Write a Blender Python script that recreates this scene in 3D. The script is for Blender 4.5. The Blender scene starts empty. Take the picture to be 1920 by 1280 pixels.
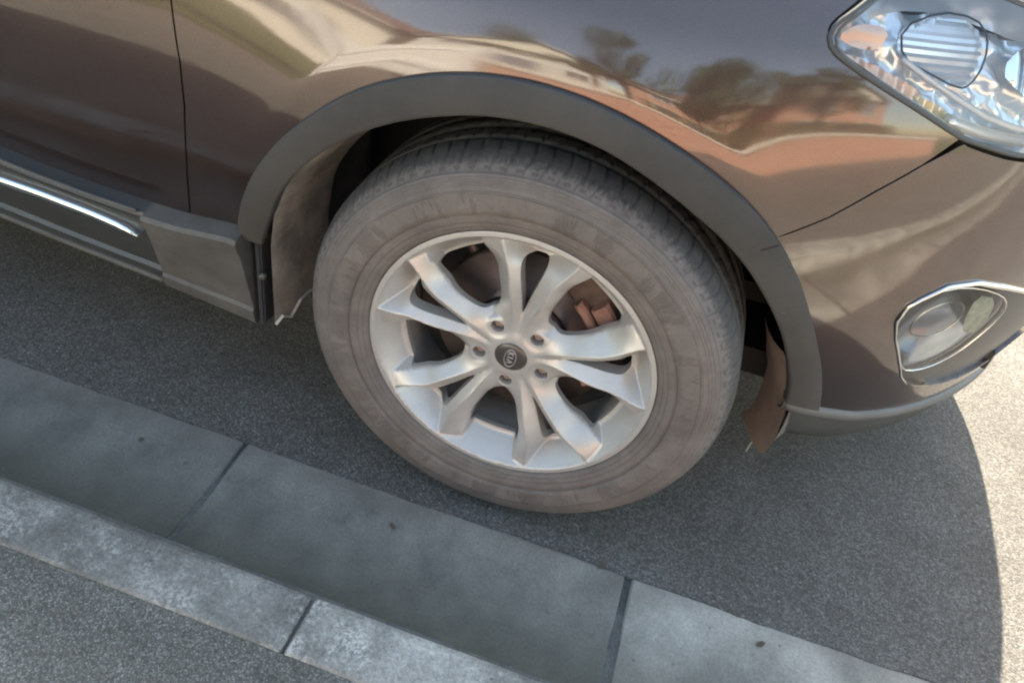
import bpy, bmesh, math, random
import numpy as np
from mathutils import Vector, Matrix
from mathutils.geometry import delaunay_2d_cdt
random.seed(4); RNG = np.random.RandomState(7)
PI = math.pi
scene = bpy.context.scene
COL = scene.collection

# ------------------------------------------------------------------ camera
cam = bpy.data.objects.new('camera', bpy.data.cameras.new('camera')); COL.objects.link(cam)
cam.data.sensor_width = 36.0; cam.data.sensor_fit = 'HORIZONTAL'
cam.data.lens = 1478.607 / 1920 * 36
cam.data.clip_start = 0.02; cam.data.clip_end = 600
M = Matrix(((0.9452162, -0.2977145, 0.1339119, 0.159826),
            (0.2907809, 0.5814124, -0.7598724, -0.903027),
            (0.1483671, 0.7571828, 0.6361301, 1.147731), (0, 0, 0, 1)))
cam.matrix_world = M
scene.camera = cam

# ------------------------------------------------------------------ light
SUN_EL = math.radians(46); SUN_AZ = math.radians(3)     # azimuth from +y towards +x
sdir = Vector((math.sin(SUN_AZ) * math.cos(SUN_EL), math.cos(SUN_AZ) * math.cos(SUN_EL), math.sin(SUN_EL)))
world = bpy.data.worlds.new("World"); scene.world = world; world.use_nodes = True
wn = world.node_tree; wn.nodes.clear()
wo = wn.nodes.new('ShaderNodeOutputWorld'); wb = wn.nodes.new('ShaderNodeBackground')
sk = wn.nodes.new('ShaderNodeTexSky'); sk.sky_type = 'NISHITA'; sk.sun_disc = False
sk.sun_elevation = SUN_EL; sk.sun_rotation = SUN_AZ
sk.air_density = 1.0; sk.dust_density = 1.0; sk.ozone_density = 1.0
wb.inputs['Strength'].default_value = 0.15
wt = wn.nodes.new('ShaderNodeMix'); wt.data_type = 'RGBA'; wt.blend_type = 'MULTIPLY'; wt.inputs[0].default_value = 1; wt.inputs[7].default_value = (1.17, 1.03, .80, 1)
wn.links.new(sk.outputs[0], wt.inputs[6]); wn.links.new(wt.outputs[2], wb.inputs[0]); wn.links.new(wb.outputs[0], wo.inputs[0])
sun = bpy.data.objects.new('sun', bpy.data.lights.new('sun', 'SUN')); COL.objects.link(sun)
sun.data.energy = 5.0; sun.data.angle = math.radians(0.5); sun.data.color = (1.0, 0.89, 0.69)
sun.rotation_euler = sdir.to_track_quat('Z', 'Y').to_euler(); sun.location = (0, 0, 12)
scene.view_settings.view_transform = 'Standard'; scene.view_settings.look = 'None'
scene.view_settings.exposure = 2.26; scene.view_settings.gamma = 1.0
scene.cycles.filter_width = 2.2; scene.render.filter_size = 2.2      # soft phone lens

# ------------------------------------------------------------------ materials
def newmat(name):
    m = bpy.data.materials.new(name); m.use_nodes = True
    return m, m.node_tree, m.node_tree.nodes['Principled BSDF']
def mat(name, col, rough=.5, metal=0., coat=0., crough=.03, spec=.5, bump=0., bscale=200., var=0., vscale=8., alpha=1.):
    m, t, b = newmat(name)
    b.inputs['Base Color'].default_value = (*col, 1); b.inputs['Roughness'].default_value = rough
    b.inputs['Metallic'].default_value = metal; b.inputs['Coat Weight'].default_value = coat
    b.inputs['Coat Roughness'].default_value = crough; b.inputs['Specular IOR Level'].default_value = spec
    if alpha < 1: b.inputs['Alpha'].default_value = alpha
    tc = t.nodes.new('ShaderNodeTexCoord')
    if bump:
        n = t.nodes.new('ShaderNodeTexNoise'); n.inputs['Scale'].default_value = bscale; n.inputs['Detail'].default_value = 4
        bp = t.nodes.new('ShaderNodeBump'); bp.inputs['Strength'].default_value = bump; bp.inputs['Distance'].default_value = .002
        t.links.new(tc.outputs['Object'], n.inputs['Vector']); t.links.new(n.outputs[0], bp.inputs['Height']); t.links.new(bp.outputs[0], b.inputs['Normal'])
    if var:
        n = t.nodes.new('ShaderNodeTexNoise'); n.inputs['Scale'].default_value = vscale; n.inputs['Detail'].default_value = 6; n.inputs['Roughness'].default_value = .65
        r = t.nodes.new('ShaderNodeValToRGB'); r.color_ramp.elements[0].position = .3; r.color_ramp.elements[1].position = .7
        r.color_ramp.elements[0].color = (*[c * (1 - var) for c in col], 1); r.color_ramp.elements[1].color = (*[min(1, c * (1 + var)) for c in col], 1)
        t.links.new(tc.outputs['Object'], n.inputs['Vector']); t.links.new(n.outputs[0], r.inputs[0]); t.links.new(r.outputs[0], b.inputs['Base Color'])
    return m
class NT:
    """small node builder"""
    def __init__(s, t): s.t = t
    def n(s, kind, **kw):
        x = s.t.nodes.new(kind)
        for k, v in kw.items():
            if k.startswith('i_'):
                key = k[2:]; key = int(key) if key.isdigit() else key.replace('_', ' ')
                x.inputs[key].default_value = v
            else: setattr(x, k, v)
        return x
    def l(s, a, b): s.t.links.new(a, b)
    def ramp(s, fac, stops):
        r = s.n('ShaderNodeValToRGB'); e = r.color_ramp.elements
        while len(e) < len(stops): e.new(.5)
        for k, (p, c) in enumerate(stops):
            e[k].position = p; e[k].color = (*c, 1) if len(c) == 3 else c
        s.l(fac, r.inputs[0]); return r.outputs[0]
    def noise(s, vec, scale, detail=4, rough=.6, out=0):
        x = s.n('ShaderNodeTexNoise'); x.inputs['Scale'].default_value = scale; x.inputs['Detail'].default_value = detail
        x.inputs['Roughness'].default_value = rough; s.l(vec, x.inputs['Vector']); return x.outputs[out]
    def math(s, op, a, b=None, c=None, clamp=False):
        x = s.n('ShaderNodeMath', operation=op, use_clamp=clamp)
        for i, v in enumerate((a, b, c)):
            if v is None: continue
            if isinstance(v, (int, float)): x.inputs[i].default_value = v
            else: s.l(v, x.inputs[i])
        return x.outputs[0]
    def mix(s, fac, a, b, mode='MIX'):
        x = s.n('ShaderNodeMix', data_type='RGBA', blend_type=mode)
        for i, v in ((0, fac), (6, a), (7, b)):
            if isinstance(v, (int, float)): x.inputs[i].default_value = v
            elif isinstance(v, tuple): x.inputs[i].default_value = (*v, 1)
            else: s.l(v, x.inputs[i])
        return x.outputs[2]
    def bump(s, h, strength, dist, nrm=None):
        x = s.n('ShaderNodeBump'); x.inputs['Strength'].default_value = strength; x.inputs['Distance'].default_value = dist
        s.l(h, x.inputs['Height'])
        if nrm is not None: s.l(nrm, x.inputs['Normal'])
        return x.outputs[0]

def mat_asphalt(name, base, scale, speck=.5, warm=(1, 1, 1)):
    m, t, b = newmat(name); N = NT(t); tc = N.n('ShaderNodeTexCoord').outputs['Object']
    v = N.n('ShaderNodeTexVoronoi'); v.inputs['Scale'].default_value = scale; N.l(tc, v.inputs['Vector'])
    v2 = N.n('ShaderNodeTexVoronoi'); v2.inputs['Scale'].default_value = scale * 2.1; N.l(tc, v2.inputs['Vector'])
    sep = N.n('ShaderNodeSeparateColor'); N.l(v.outputs['Color'], sep.inputs[0])
    d = tuple(base * k for k in (.66 * warm[0], .65 * warm[1], .65 * warm[2])); mid = tuple(base * w for w in warm); hi = tuple(base * 1.45 * w for w in warm)
    c = N.ramp(sep.outputs[0], [(0, d), (.45, mid), (.85, hi), (.975, tuple(min(.8, base * (1.6 + 3 * speck)) for _ in range(3)))])
    edge = N.ramp(v.outputs['Distance'], [(.25, (1, 1, 1)), (.8, (.62, .62, .62))])
    c = N.mix(1.0, c, edge, 'MULTIPLY')
    big = N.ramp(N.noise(tc, 5, 8, .7), [(.3, (.74, .72, .70)), (.7, (1.22, 1.21, 1.2))])
    c = N.mix(1.0, c, big, 'MULTIPLY')
    v3 = N.n('ShaderNodeTexVoronoi'); v3.inputs['Scale'].default_value = scale * .33; N.l(tc, v3.inputs['Vector'])
    s3 = N.n('ShaderNodeSeparateColor'); N.l(v3.outputs['Color'], s3.inputs[0])
    st = N.math('MULTIPLY', N.ramp(v3.outputs['Distance'], [(.22, (1,) * 3), (.34, (0,) * 3)]), N.math('GREATER_THAN', s3.outputs[0], .80))
    c = N.mix(N.math('MULTIPLY', st, .5), c, N.ramp(s3.outputs[1], [(0, (.06, .057, .054)), (1, (.27, .26, .24))]))
    N.l(c, b.inputs['Base Color']); b.inputs['Roughness'].default_value = .85
    h = N.math('ADD', N.math('MULTIPLY', v.outputs['Distance'], -1.0), N.math('MULTIPLY', v2.outputs['Distance'], -.4))
    h = N.math('ADD', h, N.math('MULTIPLY', N.noise(tc, scale * 3, 2), .25))
    N.l(N.bump(h, .55, .003), b.inputs['Normal'])
    return m
def mat_concrete(name, col, blotch=.25, bscale=7, stain=(.1, .09, .08), grain=.5, white=0., silt_shade=False, tones=None):
    m, t, b = newmat(name); N = NT(t); tc = N.n('ShaderNodeTexCoord').outputs['Object']
    lo = tuple(c * (1 - blotch) for c in col); hi = tuple(min(.9, c * (1 + blotch)) for c in col)
    c = N.ramp(N.noise(tc, bscale, 8, .62), [(.32, lo), (.68, hi)])
    fine = N.ramp(N.noise(tc, 190, 5, .8), [(.3, (1 - .35 * grain,) * 3), (.7, (1 + .35 * grain,) * 3)])
    c = N.mix(1.0, c, fine, 'MULTIPLY')
    if white:
        w = N.math('MULTIPLY', N.ramp(N.noise(tc, 14, 10, .78), [(.47, (0, 0, 0)), (.62, (1, 1, 1))]), N.ramp(N.noise(tc, 150, 4, .85), [(.44, (.0,) * 3), (.56, (1, 1, 1))]))
        c = N.mix(N.math('MULTIPLY', w, white), c, (.54, .54, .50))
    if tones:     # one tone per unit along x; those in view get lighter rightwards
        x0, per, seq = tones; sx = N.n('ShaderNodeSeparateXYZ'); N.l(tc, sx.inputs[0])
        idx = N.math('FLOOR', N.math('DIVIDE', N.math('SUBTRACT', sx.outputs[0], x0), per))
        fx = N.math('DIVIDE', N.math('ADD', idx, 3.5), 7.0, clamp=True)
        r_ = N.n('ShaderNodeValToRGB'); r_.color_ramp.interpolation = 'CONSTANT'; e_ = r_.color_ramp.elements
        while len(e_) < 7: e_.new(.5)
        for k_ in range(7): e_[k_].position = k_ / 7; e_[k_].color = (seq[k_],) * 3 + (1,)
        N.l(fx, r_.inputs[0]); c = N.mix(1.0, c, r_.outputs[0], 'MULTIPLY')
    if silt_shade:      # silt plus painted-in occlusion, darkening the channel towards the kerb
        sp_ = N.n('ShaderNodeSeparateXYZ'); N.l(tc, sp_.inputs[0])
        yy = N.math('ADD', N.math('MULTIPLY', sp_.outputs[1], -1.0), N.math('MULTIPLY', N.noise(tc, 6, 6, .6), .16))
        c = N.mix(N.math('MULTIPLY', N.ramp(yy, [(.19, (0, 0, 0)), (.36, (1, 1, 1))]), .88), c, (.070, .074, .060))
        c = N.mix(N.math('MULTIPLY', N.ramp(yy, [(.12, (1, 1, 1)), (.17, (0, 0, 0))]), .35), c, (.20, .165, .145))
    # small dark stains with a shape of their own
    st = N.ramp(N.noise(tc, 22, 3, .5), [(.69, (0, 0, 0)), (.75, (1, 1, 1))])
    c = N.mix(N.math('MULTIPLY', st, .6), c, stain)
    v = N.n('ShaderNodeTexVoronoi'); v.inputs['Scale'].default_value = 45; N.l(tc, v.inputs['Vector'])
    pit = N.ramp(v.outputs['Distance'], [(.045, (1, 1, 1)), (.085, (0, 0, 0))])
    sep = N.n('ShaderNodeSeparateColor'); N.l(v.outputs['Color'], sep.inputs[0])
    pit = N.math('MULTIPLY', pit, N.math('GREATER_THAN', sep.outputs[0], .62))
    c = N.mix(N.math('MULTIPLY', pit, .6), c, stain)
    N.l(c, b.inputs['Base Color']); b.inputs['Roughness'].default_value = .9
    h = N.math('ADD', N.noise(tc, 90, 6, .7), N.math('MULTIPLY', pit, -1.2))
    N.l(N.bump(h, .8, .003), b.inputs['Normal'])
    return m

def mat_paint():
    m, t, b = newmat('brown_metallic_paint'); N = NT(t); tc = N.n('ShaderNodeTexCoord').outputs['Object']
    v = N.n('ShaderNodeTexVoronoi'); v.inputs['Scale'].default_value = 1500; N.l(tc, v.inputs['Vector'])
    sep = N.n('ShaderNodeSeparateColor'); N.l(v.outputs['Color'], sep.inputs[0])
    c = N.ramp(sep.outputs[0], [(0, (.046, .027, .024)), (1, (.084, .049, .042))])
    dust = N.ramp(N.noise(tc, 5, 8, .7), [(.35, (0, 0, 0)), (.75, (1, 1, 1))])
    c = N.mix(N.math('MULTIPLY', dust, .035), c, (.34, .29, .25))
    N.l(c, b.inputs['Base Color'])
    b.inputs['Metallic'].default_value = .82; b.inputs['Roughness'].default_value = .38
    b.inputs['Coat Weight'].default_value = 1; b.inputs['Coat IOR'].default_value = 1.85
    r = N.ramp(N.noise(tc, 9, 8, .7), [(.3, (.045,) * 3), (.8, (.12,) * 3)]); N.l(r, b.inputs['Coat Roughness'])
    N.l(N.bump(N.noise(tc, 34, 3, .5), .05, .0012), b.inputs['Coat Normal'])
    return m
def mat_plastic():
    m, t, b = newmat('grey_plastic_cladding'); N = NT(t); tc = N.n('ShaderNodeTexCoord').outputs['Object']
    c = N.ramp(N.noise(tc, 6, 8, .7), [(.3, (.040, .041, .042)), (.75, (.068, .066, .065))])
    sp = N.ramp(N.noise(tc, 55, 2, .5), [(.74, (0, 0, 0)), (.80, (1, 1, 1))])
    c = N.mix(N.math('MULTIPLY', sp, .35), c, (.40, .38, .35))
    N.l(c, b.inputs['Base Color']); b.inputs['Roughness'].default_value = .78; b.inputs['Specular IOR Level'].default_value = .35
    N.l(N.bump(N.noise(tc, 500, 3), .4, .0008), b.inputs['Normal'])
    return m
def mat_tyre():
    m, t, b = newmat('dusty_tyre_rubber'); N = NT(t)
    tc = N.n('ShaderNodeTexCoord').outputs['Object']
    s = N.n('ShaderNodeSeparateXYZ'); N.l(tc, s.inputs[0]); X, Y, Z = s.outputs
    r = N.math('SQRT', N.math('ADD', N.math('MULTIPLY', X, X), N.math('MULTIPLY', Z, Z)))
    a = N.math('ARCTAN2', Z, X)
    cv = N.n('ShaderNodeCombineXYZ'); N.l(N.math('COSINE', a), cv.inputs[0]); N.l(N.math('SINE', a), cv.inputs[1]); N.l(r, cv.inputs[2])
    ring = cv.outputs[0]
    cv2 = N.n('ShaderNodeCombineXYZ'); N.l(N.math('MULTIPLY', a, 26.), cv2.inputs[0]); N.l(N.math('MULTIPLY', Y, 40.), cv2.inputs[1]); N.l(N.math('MULTIPLY', r, 30.), cv2.inputs[2])
    streak = N.noise(cv2.outputs[0], 3.0, 3, .6)
    # sidewall dust: brown grey, mottled
    side = N.ramp(N.noise(tc, 16, 10, .72), [(.34, (.100, .090, .087)), (.7, (.168, .152, .146))])
    # clean lettering band, dust rubbed off in patches
    band = N.math('MULTIPLY', N.ramp(r, [(.262, (0,) * 3), (.268, (1,) * 3)]), N.ramp(r, [(.290, (1,) * 3), (.296, (0,) * 3)]))
    patch = N.ramp(N.noise(ring, 6.0, 5, .75), [(.51, (0,) * 3), (.56, (1,) * 3)])
    side = N.mix(N.math('MULTIPLY', N.math('MULTIPLY', band, patch), .42), side, (.075, .062, .060))
    tread = N.ramp(N.noise(tc, 30, 6, .7), [(.3, (.035, .035, .036)), (.7, (.075, .072, .07))])
    k = N.math('ADD', r, N.math('MULTIPLY', N.math('SUBTRACT', streak, .5), .022))
    f = N.ramp(k, [(.3290, (0,) * 3), (.3355, (1,) * 3)])
    f = N.math('MAXIMUM', f, N.ramp(N.math('ADD', Y, .5), [(.527, (0,) * 3), (.545, (1,) * 3)]))
    c = N.mix(f, side, tread)
    N.l(c, b.inputs['Base Color']); b.inputs['Roughness'].default_value = .8
    rings = N.math('SINE', N.math('MULTIPLY', r, 1400.))
    rb = N.math('MULTIPLY', rings, N.math('MULTIPLY', N.ramp(r, [(.300, (0,) * 3), (.303, (1,) * 3)]), N.ramp(r, [(.318, (1,) * 3), (.320, (0,) * 3)])))
    rl = N.math('ADD', N.math('ADD', N.math('COMPARE', r, .2615, .0007), N.math('COMPARE', r, .2975, .0007)), N.math('ADD', N.math('COMPARE', r, .248, .0008), N.math('COMPARE', r, .321, .0009)))
    lines = N.math('ADD', rl, N.math('COMPARE', r, .240, .0006))
    dash = N.math('GREATER_THAN', N.math('SINE', N.math('MULTIPLY', a, 95.)), .15)
    dr = N.math('MULTIPLY', N.math('COMPARE', N.math('ADD', r, N.math('MULTIPLY', N.math('SUBTRACT', streak, .5), .004)), .3262, .0016), dash)
    rad = N.math('LESS_THAN', N.math('FRACT', N.math('ADD', N.math('MULTIPLY', a, 88 / (2 * PI)), N.math('MULTIPLY', N.math('SINE', N.math('MULTIPLY', Y, 60.)), .25))), .16)
    rad = N.math('MULTIPLY', N.math('MULTIPLY', rad, N.ramp(r, [(.3225, (0,) * 3), (.326, (1,) * 3)])), N.ramp(N.noise(ring, 9, 2, .5), [(.35, (.3,) * 3), (.6, (1,) * 3)]))
    lines = N.math('MAXIMUM', lines, N.math('MULTIPLY', rad, 1.3))
    lines = N.math('MAXIMUM', lines, N.math('MULTIPLY', dr, 1.4))
    edge = N.math('MULTIPLY', N.math('COMPARE', N.math('ADD', r, N.math('MULTIPLY', N.math('SUBTRACT', N.noise(tc, 40, 3), .5), .003)), .2945, .0012), N.ramp(N.noise(ring, 3.5, 3, .6), [(.42, (0,) * 3), (.52, (1,) * 3)]))
    lines = N.math('MAXIMUM', lines, N.math('MULTIPLY', edge, 1.2))
    c = N.mix(N.math('MULTIPLY', lines, .38), c, (.05, .045, .043)); N.l(c, b.inputs['Base Color'])
    h = N.math('ADD', N.math('MULTIPLY', N.math('MULTIPLY', band, patch), .7), N.math('MULTIPLY', rb, .35))
    h = N.math('ADD', h, N.math('MULTIPLY', lines, -1.2))
    h = N.math('ADD', h, N.math('MULTIPLY', N.noise(tc, 160, 4), .5))
    N.l(N.bump(h, .8, .0018), b.inputs['Normal'])
    return m
def mat_alloy():
    m, t, b = newmat('silver_alloy_paint'); N = NT(t); tc = N.n('ShaderNodeTexCoord').outputs['Object']
    c = N.ramp(N.noise(tc, 14, 6, .7), [(.3, (.44, .43, .42)), (.7, (.52, .51, .50))])
    sp = N.ramp(N.noise(tc, 130, 3, .6), [(.66, (0, 0, 0)), (.74, (1, 1, 1))])
    c = N.mix(N.math('MULTIPLY', sp, .25), c, (.35, .27, .22))
    N.l(c, b.inputs['Base Color']); b.inputs['Metallic'].default_value = .45; b.inputs['Roughness'].default_value = .42
    b.inputs['Coat Weight'].default_value = .45; b.inputs['Coat Roughness'].default_value = .2
    return m
def mat_clear(name, tint=(.96, .98, 1.0), rough=.0, refl=1.5):
    m = bpy.data.materials.new(name); m.use_nodes = True; t = m.node_tree; t.nodes.clear(); N = NT(t)
    o = N.n('ShaderNodeOutputMaterial'); mx = N.n('ShaderNodeMixShader'); tr = N.n('ShaderNodeBsdfTransparent'); gl = N.n('ShaderNodeBsdfGlossy')
    tr.inputs[0].default_value = (*tint, 1); gl.inputs['Roughness'].default_value = rough
    fr = N.n('ShaderNodeFresnel'); fr.inputs[0].default_value = refl
    N.l(fr.outputs[0], mx.inputs[0]); N.l(tr.outputs[0], mx.inputs[1]); N.l(gl.outputs[0], mx.inputs[2]); N.l(mx.outputs[0], o.inputs[0])
    return m
def mat_brick(name, c1, c2, mortar, scale=1.0):
    m, t, b = newmat(name); N = NT(t); g = N.n('ShaderNodeTexCoord').outputs['Object']
    mp = N.n('ShaderNodeMapping'); mp.inputs['Rotation'].default_value = (PI / 2, 0, 0); N.l(g, mp.inputs[0])
    br = N.n('ShaderNodeTexBrick'); br.inputs['Scale'].default_value = 1; br.inputs['Brick Width'].default_value = .225; br.inputs['Row Height'].default_value = .075
    br.inputs['Mortar Size'].default_value = .008; br.inputs['Color1'].default_value = (*c1, 1); br.inputs['Color2'].default_value = (*c2, 1); br.inputs['Mortar'].default_value = (*mortar, 1)
    N.l(mp.outputs[0], br.inputs['Vector']); N.l(br.outputs[0], b.inputs['Base Color']); b.inputs['Roughness'].default_value = .9
    return m

PAINT = mat_paint(); PLAST = mat_plastic(); TYRE = mat_tyre(); ALLOY = mat_alloy()
BLACK = mat('black_gap', (.025, .022, .02), .7)
GASKET = mat('rubber_gasket', (.05, .055, .06), .5)
GLOSSBLK = mat('dark_satin_trim', (.035, .038, .043), .38, coat=.15, crough=.2)
LINER = mat('dusty_liner', (.125, .115, .105), .9, var=.35, vscale=9, bump=.4, bscale=120)
LINERD = mat('dark_liner', (.06, .055, .052), .9, var=.3, vscale=9, bump=.4, bscale=120)
CHROME = mat('chrome', (.86, .87, .88), .09, 1.0)
SATIN = mat('satin_chrome', (.80, .80, .79), .22, 1.0)
SILVERP = mat('silver_reflector_plastic', (.84, .88, .92), .2, .5, bump=.1, bscale=30)
CLEAR = mat_clear('clear_lens'); CLEAR2 = mat_clear('window_glass', (.35, .4, .4), .0, 1.5)
AMBER = mat('amber_reflector', (.90, .60, .45), .28, .4, coat=.5)
WHITEP = mat('white_plastic', (.8, .82, .84), .3, .1, coat=.5)
SILL = mat('grey_sill_plastic', (.088, .086, .083), .6, .05, var=.3, vscale=12)
SILLD = mat('dark_sill_plastic', (.040, .043, .042), .35, .0, coat=.25, var=.2)
RUST = mat('rusty_iron', (.25, .135, .105), .8, .1, var=.35, vscale=40, bump=.5, bscale=90)
DISC = mat('brake_disc_steel', (.17, .13, .12), .45, .6, var=.25, vscale=12)
DARKM = mat('dark_metal', (.07, .075, .075), .55, .4, var=.3, vscale=30)
CAPM = mat('dark_cap', (.075, .066, .062), .3, .3, coat=.4)
NUT = mat('lug_nut_steel', (.36, .26, .22), .5, .5, var=.2, vscale=60)
BARREL = mat('barrel_paint', (.30, .28, .265), .6, .2, var=.25, vscale=14)

# ------------------------------------------------------------------ object helpers
def worldloc(o):
    v = Vector((0, 0, 0))
    while o is not None: v = v + o.location; o = o.parent
    return v
def obj(name, V, F, m, parent=None, smooth=True, normals=None, mats=None, fmat=None):
    me = bpy.data.meshes.new(name)
    V = np.asarray(V, float)
    if normals is not None:      # wind every face to agree with its given normals
        G = []
        for f in F:
            p = V[list(f)]; gn = np.cross(p[1] - p[0], p[2] - p[0])
            if len(f) > 3: gn = gn + np.cross(p[2] - p[0], p[3] - p[0])
            G.append(list(f)[::-1] if gn @ normals[list(f)].sum(0) < 0 else list(f))
        F = G
    if parent is not None: V = V - np.array(worldloc(parent))
    me.from_pydata(V.tolist(), [], [list(map(int, f)) for f in F]); me.validate()
    for mm in (mats or [m]): me.materials.append(mm)
    if fmat is not None: me.polygons.foreach_set('material_index', fmat)
    if smooth: me.polygons.foreach_set('use_smooth', [True] * len(me.polygons))
    if normals is not None:
        me.normals_split_custom_set([tuple(normals[l.vertex_index]) for l in me.loops])
    me.update()
    o = bpy.data.objects.new(name, me); COL.objects.link(o)
    if parent is not None: o.parent = parent
    return o
def empty(name, loc, parent=None):
    o = bpy.data.objects.new(name, None); COL.objects.link(o); o.empty_display_size = .1
    if parent is not None: o.parent = parent; loc = Vector(loc) - worldloc(parent)
    o.location = loc; return o
def tag(o, label=None, cat=None, group=None, kind=None):
    if label: o['label'] = label
    if cat: o['category'] = cat
    if group: o['group'] = group
    if kind: o['kind'] = kind
    return o
class MB:
    def __init__(s): s.V = []; s.F = []
    def add(s, V, F):
        o = len(s.V); s.V += [tuple(map(float, v)) for v in V]; s.F += [[i + o for i in f] for f in F]; return s
    def box(s, c, d, bev=0.0, R=None):
        bm = bmesh.new(); bmesh.ops.create_cube(bm, size=1)
        for v in bm.verts: v.co = Vector((v.co.x * d[0], v.co.y * d[1], v.co.z * d[2]))
        if bev: bmesh.ops.bevel(bm, geom=list(bm.edges), offset=bev, segments=2, affect='EDGES')
        if R is not None: bmesh.ops.rotate(bm, verts=bm.verts, cent=(0, 0, 0), matrix=R)
        bmesh.ops.translate(bm, verts=bm.verts, vec=c)
        bm.verts.index_update(); s.add([v.co for v in bm.verts], [[v.index for v in f.verts] for f in bm.faces]); bm.free(); return s
    def tube(s, pts, rad, n=8, closed=False, caps=True):
        P = [Vector(p) for p in pts]; m = len(P); rings = []; up = Vector((0, 0, 1))
        for i in range(m):
            a = P[(i - 1) % m] if (closed or i > 0) else P[i]; b = P[(i + 1) % m] if (closed or i < m - 1) else P[i]
            t = (b - a).normalized(); u = t.cross(up)
            if u.length < 1e-3: u = t.cross(Vector((0, 1, 0)))
            u.normalize(); w = u.cross(t); r = rad(i / max(1, m - 1)) if callable(rad) else rad
            rings.append([P[i] + (u * math.cos(2 * PI * k / n) + w * math.sin(2 * PI * k / n)) * r for k in range(n)])
        V = [v for r in rings for v in r]; F = []
        for i in range(m if closed else m - 1):
            for k in range(n):
                j = (i + 1) % m; F.append([i * n + k, i * n + (k + 1) % n, j * n + (k + 1) % n, j * n + k])
        if caps and not closed: F.append(list(range(n))[::-1]); F.append([(m - 1) * n + k for k in range(n)])
        return s.add(V, F)
    def build(s, name, m, parent=None, smooth=False): return obj(name, s.V, s.F, m, parent, smooth)
def loft(rows, closed=False):
    """rows: list of equal-length point rows -> V,F"""
    n = len(rows[0]); V = [p for r in rows for p in r]; F = []
    for i in range(len(rows) - 1):
        for k in range(n if closed else n - 1):
            F.append([i * n + k, i * n + (k + 1) % n, (i + 1) * n + (k + 1) % n, (i + 1) * n + k])
    return V, F
def resample(P, step, closed=False):
    P = np.asarray(P, float)
    if closed: P = np.vstack([P, P[:1]])
    seg = np.linalg.norm(np.diff(P, axis=0), axis=1); s = np.r_[0, np.cumsum(seg)]
    n = max(2, int(round(s[-1] / step)) + 1); t = np.linspace(0, s[-1], n)
    if closed: t = t[:-1]
    return np.stack([np.interp(t, s, P[:, k]) for k in range(P.shape[1])], -1)
def chaikin(P, it=2, closed=True):
    P = np.asarray(P, float)
    for _ in range(it):
        if closed:
            Q = np.roll(P, -1, 0); P = np.stack([.75 * P + .25 * Q, .25 * P + .75 * Q], 1).reshape(-1, P.shape[1])
        else:
            A, B = P[:-1], P[1:]; M_ = np.stack([.75 * A + .25 * B, .25 * A + .75 * B], 1).reshape(-1, P.shape[1]); P = np.vstack([P[:1], M_, P[-1:]])
    return P
def inpoly(x, y, P):
    r = np.zeros(x.shape, bool); n = len(P)
    for i in range(n):
        x1, y1 = P[i - 1]; x2, y2 = P[i]
        c = ((y1 > y) != (y2 > y))
        if y1 != y2: r ^= c & (x < (x2 - x1) * (y - y1) / (y2 - y1) + x1)
    return r
def cdt_panel(outline, holes, step, stepb=None):
    """triangulated 2-D region with interior points; returns pts, tris, loops of boundary index"""
    rings = [np.asarray(outline, float)] + [np.asarray(h, float) for h in holes]
    rings = [resample(r, (stepb or step), True) for r in rings]
    B = np.vstack(rings); lo, hi = B.min(0), B.max(0)
    gx, gy = np.meshgrid(np.arange(lo[0], hi[0], step), np.arange(lo[1], hi[1], step * .87))
    gx[1::2] += step / 2; gx = gx.ravel(); gy = gy.ravel()
    ok = inpoly(gx, gy, rings[0])
    for h in rings[1:]: ok &= ~inpoly(gx, gy, h)
    gx, gy = gx[ok], gy[ok]
    dm = np.full(gx.shape, 9.)
    for b in B: dm = np.minimum(dm, (gx - b[0]) ** 2 + (gy - b[1]) ** 2)
    k = dm > (.5 * step) ** 2; I = np.stack([gx[k], gy[k]], -1)
    P = np.vstack([B, I]); E = []; o = 0; L = []
    for r in rings:
        n = len(r); E += [(o + i, o + (i + 1) % n) for i in range(n)]; L.append(list(range(o, o + n))); o += n
    vs, es, fs, ov, oe, of = delaunay_2d_cdt([Vector(p) for p in P.tolist()], E, [], 0, 1e-7)
    Q = np.array([tuple(v) for v in vs]); F = np.array([f for f in fs]); C = Q[F].mean(1)
    ok = inpoly(C[:, 0], C[:, 1], rings[0])
    for h in rings[1:]: ok &= ~inpoly(C[:, 0], C[:, 1], h)
    mp = {}
    for i, src in enumerate(ov):
        for sidx in src: mp[sidx] = i
    L = [[mp[i] for i in l] for l in L]
    return Q, F[ok], L

# ------------------------------------------------------------------ car body skin (u along the flank and round the nose, z height)
YC = .93; U0 = .98; HZ = .345
ZK = [.10, .20, .30, .40, .50, .60, .70, .76, .82, .88, .93, .97, 1.0, 1.03, 1.07]
YS = [.11, .095, .080, .055, .030, .015, .008, .012, .022, .042, .075, .12, .19, .32, .60]
AX = [.92, .95, .975, .995, 1.0, 1.0, .995, .985, .97, .945, .91, .86, .80, .68, .40]
def pch(xs, ys):
    xs = np.array(xs, float); ys = np.array(ys, float); h = np.diff(xs); d = np.diff(ys) / h
    m = np.zeros(len(xs)); m[0] = d[0]; m[-1] = d[-1]
    for i in range(1, len(xs) - 1): m[i] = (d[i - 1] * h[i] + d[i] * h[i - 1]) / (h[i - 1] + h[i])
    def f(x):
        x = np.asarray(x, float); i = np.clip(np.searchsorted(xs, x) - 1, 0, len(h) - 1); t = (x - xs[i]) / h[i]
        return (1 + 2 * t) * (1 - t) ** 2 * ys[i] + t * (1 - t) ** 2 * h[i] * m[i] + t * t * (3 - 2 * t) * ys[i + 1] + t * t * (t - 1) * h[i] * m[i + 1]
    return f
ysf = pch(ZK, YS); axf = pch(ZK, AX)
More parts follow.
